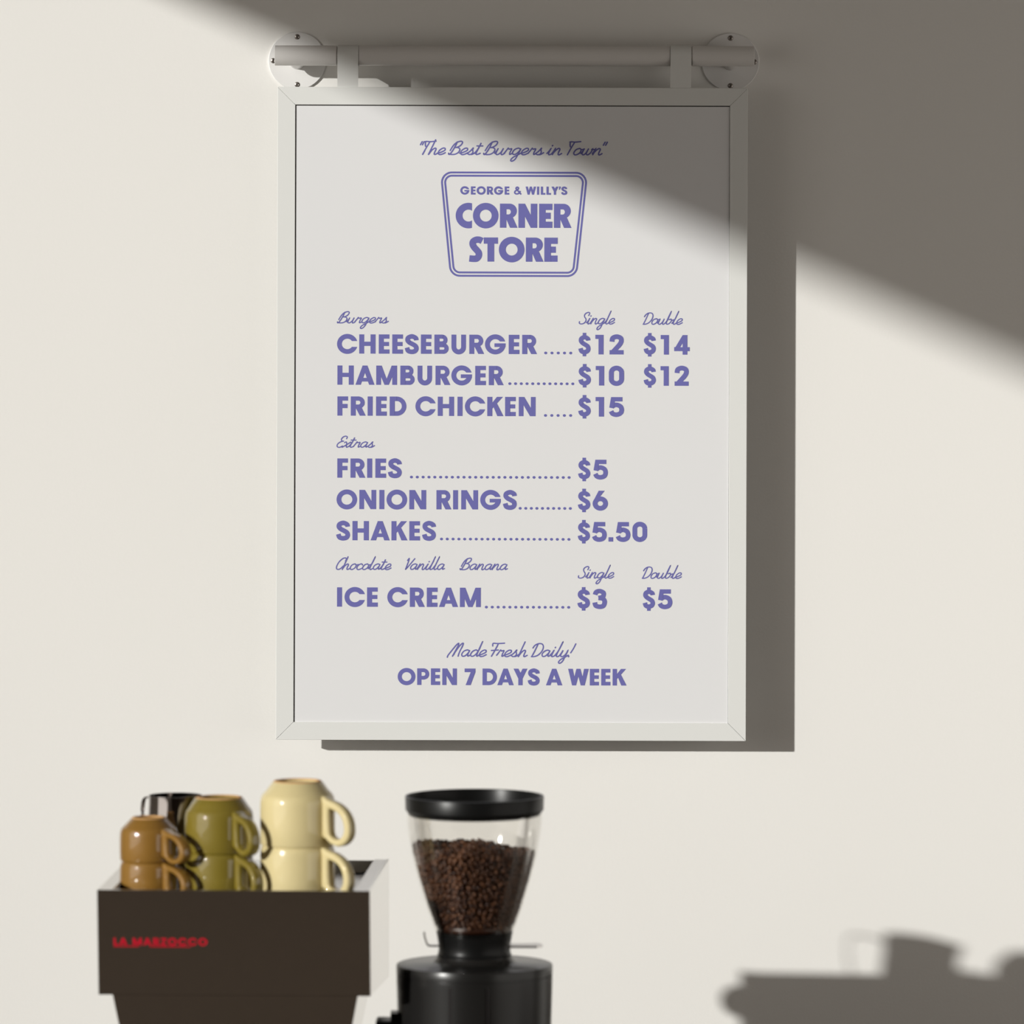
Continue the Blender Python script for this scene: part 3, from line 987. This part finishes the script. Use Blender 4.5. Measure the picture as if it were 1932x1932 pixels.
def make_mug(glaze, r, H, cham, base_r, prot, tk, name='mug'):
    """upside-down mug, origin at its rim (which points down); all in wall pixels, built in metres"""
    root = empty(name, (0, 0, 0))
    top = H
    w = 3.2
    bm = bmesh.new()
    outer = [(base_r - 1.0, top - 1.6), (base_r + .8, top - 2.8), (base_r + (r - base_r) * .50, top - cham * .62),
             (r - 6.0, top - cham * .80), (r - 3.9, top - cham * .90), (r - 2.5, top - cham), (r - 1.4, top - cham - 3.0), (r - .65, top - cham - 6.6), (r - .2, top - cham - 10.5), (r, top - cham - 15), (r + .1, H * .3), (r - .2, 3), (r - 1.2, .8), (r - 2.2, 0)]
    inner = [(r - w, .9), (r - w - .2, H * .3), (r - w - .6, top - cham - 4), (r - w - 8, top - cham - 1), (base_r - 6, top - 9), (0, top - 8)]
    prof = [(0, top - 4.2), (base_r - 7.5, top - 4.0), (base_r - 6.5, top - 1.6)] + [(base_r - 1.0, top - 1.6)] + outer[1:] + inner
    lathe(bm, [(a * MM, b * MM) for a, b in prof], 72)
    link('body', bm, glaze, root, smooth=32)
    bm = bmesh.new()
    lathe(bm, [(a * MM, b * MM) for a, b in ((base_r - 6.8, top - 2.2), (base_r - 6.4, top - .4), (base_r - 4.5, top), (base_r - 2.2, top - .1), (base_r - .7, top - 1.2), (base_r - .6, top - 2.2))], 72, close=True)
    link('foot_ring', bm, M['clay'], root, smooth=50)
    # D handle: outline (u outwards, v down from the shoulder)
    hh = (H - cham) * 1.06 if (H - cham) * 1.0 < 80 else 82
    U, Vv = prot / 60.0, hh / 88.0
    oo = [(-6, 2), (14, 5), (32, 11), (47, 22), (57, 38), (60, 56), (57, 71), (47, 82), (33, 86.5), (19, 83), (7, 75), (-6, 62)]
    ii = [(14, 22), (20, 22), (29, 25), (38, 32), (44, 43), (46, 56), (43, 66), (37, 72), (29, 74), (21, 71), (16, 66), (14, 50)]
    O_ = catmull(oo, 4, True)
    I_ = catmull(ii, 4, True)
    bm = bmesh.new()
    n = len(O_)
    th = tk / 2
    rings = []
    for i in range(n):
        a = Vector((O_[i][0] * U, O_[i][1] * Vv))
        b = Vector((I_[i][0] * U, I_[i][1] * Vv))
        d = (b - a)
        L = d.length
        d.normalize()
        c = min(4.6, L * .36)
        sec = [(0, -th + c), (c * .3, -th + c * .3), (c, -th), (L - c, -th), (L - c * .3, -th + c * .3), (L, -th + c),
               (L, th - c), (L - c * .3, th - c * .3), (L - c, th), (c, th), (c * .3, th - c * .3), (0, th - c)]
        rr = []
        for s_, y_ in sec:
            q = a + d * s_
            rr.append(bm.verts.new(((r - 2 + q.x) * MM, y_ * MM, (top - cham + 2 - q.y) * MM)))
        rings.append(rr)
    for i in range(n):
        A, B = rings[i], rings[(i + 1) % n]
        for j in range(12):
            bm.faces.new((A[j], A[(j + 1) % 12], B[(j + 1) % 12], B[j]))
    link('handle', bm, glaze, root, smooth=60)
    return root


def place(root, px, z, level, H, cham, ang, label, src=None):
    k = 1 - z / FPX
    root.location = ((px - VX) * k * MM, -z * MM, TRAYZ + 0.0006 + level * (H - cham + 2.8) * MM)
    root.rotation_euler = (0, 0, math.radians(-ang))
    tag(root, label, 'mug', 'mugs stacked on the coffee machine')
    return root


kb = 1 - 1350 / FPX
spec = {'b': (M['brown_glaze'], 55 * kb, 82 * kb, 22 * kb, 33.5 * kb, 63 * kb, 24 * kb),
        'g': (M['green_glaze'], 65 * kb, 103 * kb, 26 * kb, 45 * kb, 62 * kb, 24 * kb),
        'c': (M['cream_glaze'], 70.5 * kb, 121 * kb, 29 * kb, 46.5 * kb, 67 * kb, 22 * kb)}
for key, px, z, angs, labels in (
        ('b', 281, 1350, (46, 48), ('small ochre brown mug upside down at the bottom of the leftmost stack', 'small ochre brown mug upside down on top of the leftmost stack')),
        ('g', 413.5, 1350, (50, 54), ('olive green mug upside down at the bottom of the middle stack', 'olive green mug upside down on top of the middle stack')),
        ('c', 561.5, 1370, (39, 38), ('large cream mug upside down at the bottom of the right stack', 'large cream mug upside down on top of the right stack'))):
    sp_ = spec[key]
    m0 = make_mug(*sp_)
    m1 = copy_tree(m0)
    place(m0, px, z, 0, sp_[2], sp_[3], angs[0], labels[0])
    place(m1, px, z, 1, sp_[2], sp_[3], angs[1], labels[1])

# ------------------------------------------------------------------ milk pitcher
PZ = 1218.0
pk = 1 - PZ / FPX
pc = W(331, 1501, PZ)
pit = empty('milk_pitcher', (pc.x, pc.y, TRAYZ + .0006), (0, 0, math.radians(-49.5)))
tag(pit, 'polished steel milk pitcher standing behind the brown and green mugs', 'pitcher')
PR = 45.4 * MM
PH = pc.z - TRAYZ
bm = bmesh.new()
seg = 72
prof = [(0, 0), (.96, 0), (1.10, .02), (1.14, .06), (1.14, .30), (1.10, .55), (1.02, .80), (1.0, .93), (1.0, 1.0)]
rings = []
for side in (1, 0):
    pr = prof if side else list(reversed([(max(0, a - .02), b + (.012 if b < .5 else 0)) for a, b in prof]))
    for a, b in pr:
        if a < 1e-3:
            rings.append([bm.verts.new((0, 0, b * PH))])
            continue
        ring_ = []
        for i in range(seg):
            th = 2 * math.pi * i / seg
            d = abs((th + math.pi) % (2 * math.pi) - math.pi)
            lip = math.exp(-(d / .30) ** 2) * max(0, (b - .72) / .28) ** 1.5
            rr = PR * (a + .26 * lip)
            ring_.append(bm.verts.new((rr * math.cos(th), rr * math.sin(th), b * PH + lip * 4 * MM)))
        rings.append(ring_)
for a, b in zip(rings, rings[1:]):
    for i in range(seg):
        j = (i + 1) % seg
        if len(a) == 1 and len(b) == 1: continue
        if len(a) == 1: bm.faces.new((a[0], b[i], b[j]))
        elif len(b) == 1: bm.faces.new((a[i], a[j], b[0]))
        else: bm.faces.new((a[i], a[j], b[j], b[i]))
link('jug', bm, M['chrome'], pit, smooth=50)
bm = bmesh.new()
hp = catmull([(-PR * .96, 0, PH * .90), (-PR * 1.35, 0, PH * .94), (-PR * 1.88, 0, PH * .92), (-PR * 2.02, 0, PH * .78), (-PR * 1.95, 0, PH * .50), (-PR * 1.72, 0, PH * .26), (-PR * 1.12, 0, PH * .14)], 6)
sweep(bm, hp, rrect(4.0 * MM, 1.5 * MM, 1.2 * MM, 2), up=Vector((0.01, 0, 1)))
# keep the strap flat across its width: section runs along y
link('handle', bm, M['chrome'], pit, smooth=50)

# ------------------------------------------------------------------ grinder
GZ = 1345.0
gk = 1 - GZ / FPX
gc = W(895.3, 1818, GZ)
gr = empty('coffee_grinder', (gc.x, gc.y, COUNTER))
tag(gr, 'black coffee grinder with a clear hopper of beans, right of the coffee machine', 'grinder')


def gh_(py): return CAM_H - (py - VY) * gk * MM - COUNTER


def gp(prof): return [(r * gk * MM, gh_(y)) for r, y in prof]


bm = bmesh.new()
lathe(bm, [(0, .004), (139 * gk * MM, .004), (140.5 * gk * MM, .008)] + gp([(140.5, 2100), (147, 1850), (147, 1838), (144.6, 1838), (144.6, 1835.5), (147.4, 1835.5), (147.6, 1821.5), (146.6, 1818.6), (144, 1817.6), (84, 1815.5), (77, 1813), (72.5, 1807), (71, 1802.5), (0, 1802.5)]), 96)
link('body', bm, M['satin_black'], gr, smooth=28)
# raised panel with two grooves on the camera side
for (a0, a1, rr) in ((-106.2, -81.8, 149.4),):
    bm = bmesh.new()
    n = 16
    vs = []
    for q in (rr, 144):
        for yy in (1846, 2120):
            vs.append([bm.verts.new((q * gk * MM * math.cos(math.radians(a0 + (a1 - a0) * i / n)), q * gk * MM * math.sin(math.radians(a0 + (a1 - a0) * i / n)), gh_(yy))) for i in range(n + 1)])
    f0, f1, b0, b1 = vs
    for i in range(n):
        bm.faces.new((f0[i], f0[i + 1], f1[i + 1], f1[i]))
        bm.faces.new((b0[i], b0[i + 1], b1[i + 1], b1[i]))
        bm.faces.new((f0[i], f0[i + 1], b0[i + 1], b0[i]))
        bm.faces.new((f1[i], f1[i + 1], b1[i + 1], b1[i]))
    for i in (0, n): bm.faces.new((f0[i], f1[i], b1[i], b0[i]))
    link('cover_strip', bm, M['satin_black'], gr, smooth=28)
for am in (-107.3, -80.7):
    bm = bmesh.new()
    a = math.radians(am)
    c = Vector((math.cos(a), math.sin(a), 0))
    s = Vector((-c.y, c.x, 0))
    R_ = 147.3 * gk * MM
    w_ = 3.4 * MM
    pts = []
    for zz in (gh_(2120), gh_(1846)):
        for q in (c * R_ - s * w_, c * R_ + s * w_, c * (R_ - .006) + s * w_, c * (R_ - .006) - s * w_):
            pts.append(Vector((q.x, q.y, zz)))
    hexa(bm, pts)
    link('groove', bm, M['near_black'], gr)
bm = bmesh.new()
lathe(bm, gp([(69.2, 1802.2), (69.6, 1799), (68.6, 1797), (67.8, 1793), (67.8, 1782), (69.5, 1772), (71.4, 1762), (72.0, 1757), (69.0, 1757), (66, 1770), (0, 1770)]), 80)
link('hopper_collar', bm, M['black'], gr, smooth=30)
glass_out = [(71.2, 1764), (73.5, 1757), (79.5, 1741), (90.5, 1710), (101.7, 1674), (111.5, 1640), (119.8, 1604), (125.6, 1568), (127.8, 1543), (127.6, 1534)]
GL = catmull(glass_out, 4)
gin = [(r - 3.0, y) for r, y in reversed(GL)]
bm = bmesh.new()
lathe(bm, gp([(a, b) for a, b in GL] + [(a, b) for a, b in gin]), 96, close=True)
hop = link('hopper', bm, M['glass'], gr, smooth=30)
tag(hop, 'clear conical bean hopper')
bm = bmesh.new()
lathe(bm, gp([(0, 1531), (60, 1531), (122.5, 1530.5), (122.5, 1537.5), (121.5, 1538), (123.5, 1537.8), (125.8, 1533), (130.6, 1527), (131.2, 1502.5), (130.6, 1501), (128.4, 1500.6), (126.4, 1501), (125.6, 1504), (124, 1526), (118, 1528.5), (0, 1529)]), 96)
lid = link('lid', bm, M['black'], gr, smooth=30)
# steel shut-off slide through the collar
zs = gh_(1784)
bm = bmesh.new()
yy0 = 0.0
boxp = [(-66, -3.2), (66, -3.2), (118, -3.6), (125, -2.6), (128.5, 0), (125, 2.6), (118, 3.6), (66, 3.2), (-66, 3.2)]
pl2 = [(r_ * gk * MM, y_ * gk * MM * 7) for r_, y_ in boxp]
a = [bm.verts.new((x, y, zs + 1.6 * MM)) for x, y in pl2]
b = [bm.verts.new((x, y, zs - 1.6 * MM)) for x, y in pl2]
bm.faces.new(a)
bm.faces.new(b)
for i in range(len(pl2)): bm.faces.new((a[i], a[(i + 1) % len(pl2)], b[(i + 1) % len(pl2)], b[i]))
link('slide_plate', bm, M['brushed'], gr)
bm = bmesh.new()
hx = [(-64, 1784), (-84, 1784), (-89, 1781), (-91.5, 1775), (-94, 1766), (-95, 1758)]
sweep(bm, [(x * gk * MM, 0, gh_(y)) for x, y in catmull(hx, 5)], rrect(5 * MM, 1.5 * MM, 1.0 * MM, 2), up=Vector((0, 0, 1)))
link('slide_tab', bm, M['brushed'], gr, smooth=40)
# switch block low on the left
bm = bmesh.new()
x0, x1 = -186 * gk * MM, -128 * gk * MM
box(bm, x0, x1, -34 * MM, 30 * MM, gh_(2005), gh_(1922))
bevel(bm, 4 * MM, 3)
box(bm, -158 * gk * MM, -120 * gk * MM, -22 * MM, 18 * MM, gh_(1990), gh_(1908.5))
link('switch_housing', bm, M['black'], gr, smooth=35)
for k in range(3):
    bm = bmesh.new()
    a = math.radians(90 + 120 * k)
    lathe(bm, [(0, 0), (12 * MM, 0), (12 * MM, .005), (0, .005)], 20, Matrix.Translation((105 * gk * MM * math.cos(a), 105 * gk * MM * math.sin(a), 0)))
    link('rubber_foot', bm, M['rubber'], gr)

# ---- beans: nobody could count them
random.seed(4)


def bean_shape():
    b = bmesh.new()
    bmesh.ops.create_icosphere(b, subdivisions=1, radius=1)
    vs = [v.co.copy() for v in b.verts]
    fs = [[v.index for v in f.verts] for f in b.faces]
    b.free()
    out = []
    for v in vs:
        x, y, z = v.x * 6.4, v.y * 4.5, v.z * 3.4
        if z > 0 and abs(y) < 1.2: z *= .62
        out.append(Vector((x, y, z)))
    return out, fs


BV, BF = bean_shape()


def glass_r(y):
    pts = GL
    for (r0, y0), (r1, y1) in zip(pts, pts[1:]):
        if y1 <= y <= y0: return r0 + (r1 - r0) * (y0 - y) / (y0 - y1)
    return pts[-1][0] if y < 1600 else pts[0][0]


def top_y(x, yd):
    """photograph height of the bean surface; a little higher on the left"""
    return 1602 + 0.085 * (x - 10) - 3.0 * math.sin(x * .05 + 1.2)


verts, facs, tones = [], [], []
cnt = 0
layers = []
y = 1741.0
while y > 1592:
    for lay in (0, 1):
        r = glass_r(y) - 3.0 - 4.6 - lay * 7.5
        n = int(2 * math.pi * r / 10.2)
        off = random.random()
        for i in range(n):
            a = 2 * math.pi * (i + off + random.uniform(-.25, .25)) / n
            x_, y_ = r * math.cos(a), r * math.sin(a)
            yy = y + random.uniform(-3, 3)
            if yy < top_y(x_, y_) + random.uniform(-2, 4): continue
            layers.append((x_, y_, yy, a))
    y -= 6.6
rr = 0
for _ in range(900):
    a = random.uniform(0, 2 * math.pi)
    R0 = (glass_r(1600) - 9)
    r = R0 * math.sqrt(random.random())
    x_, y_ = r * math.cos(a), r * math.sin(a)
    layers.append((x_, y_, top_y(x_, y_) + random.uniform(-3, 6), a))
for x_, y_, yy, a in layers:
    R3 = Matrix.Rotation(random.uniform(0, 6.28), 3, 'Z') @ Matrix.Rotation(random.uniform(-1.6, 1.6), 3, 'X') @ Matrix.Rotation(random.uniform(-1, 1), 3, 'Y')
    s = random.uniform(.88, 1.12) * gk * MM
    c = Vector((x_ * gk * MM, y_ * gk * MM, gh_(yy)))
    lim = (glass_r(min(max(yy, 1540), 1760)) - 4.0) * gk * MM
    b0 = len(verts)
    tn = random.random()
    for v in BV:
        q = c + (R3 @ v) * s
        h = math.hypot(q.x, q.y)
        if h > lim: q.x, q.y = q.x * lim / h, q.y * lim / h
        verts.append(q)
        tones.append(tn)
    for f in BF: facs.append([b0 + i for i in f])
# packed core behind the outermost beans
core = bmesh.new()
lathe(core, gp([(0, 1755)] + [(glass_r(1755) - 5, 1755), (glass_r(1746) - 6, 1746)] + [(glass_r(yy) - 13, yy) for yy in (1742, 1735, 1710, 1680, 1650, 1625, 1613)] + [(0, 1610)]), 40)
core.verts.ensure_lookup_table()
b0 = len(verts)
for v in core.verts:
    verts.append(v.co.copy())
    tones.append(0.1)
core.verts.index_update()
for f in core.faces: facs.append([b0 + v.index for v in f.verts])
core.free()
me = bpy.data.meshes.new('coffee_beans')
me.from_pydata([tuple(v) for v in verts], [], facs)
at = me.attributes.new('tone', 'FLOAT', 'POINT')
at.data.foreach_set('value', tones)
me.materials.append(M['bean'])
me.shade_smooth()
beans = bpy.data.objects.new('coffee_beans', me)
COL.objects.link(beans)
beans.location = gr.location
tag(beans, 'dark roasted coffee beans filling the clear hopper of the grinder', 'coffee beans', kind='stuff')
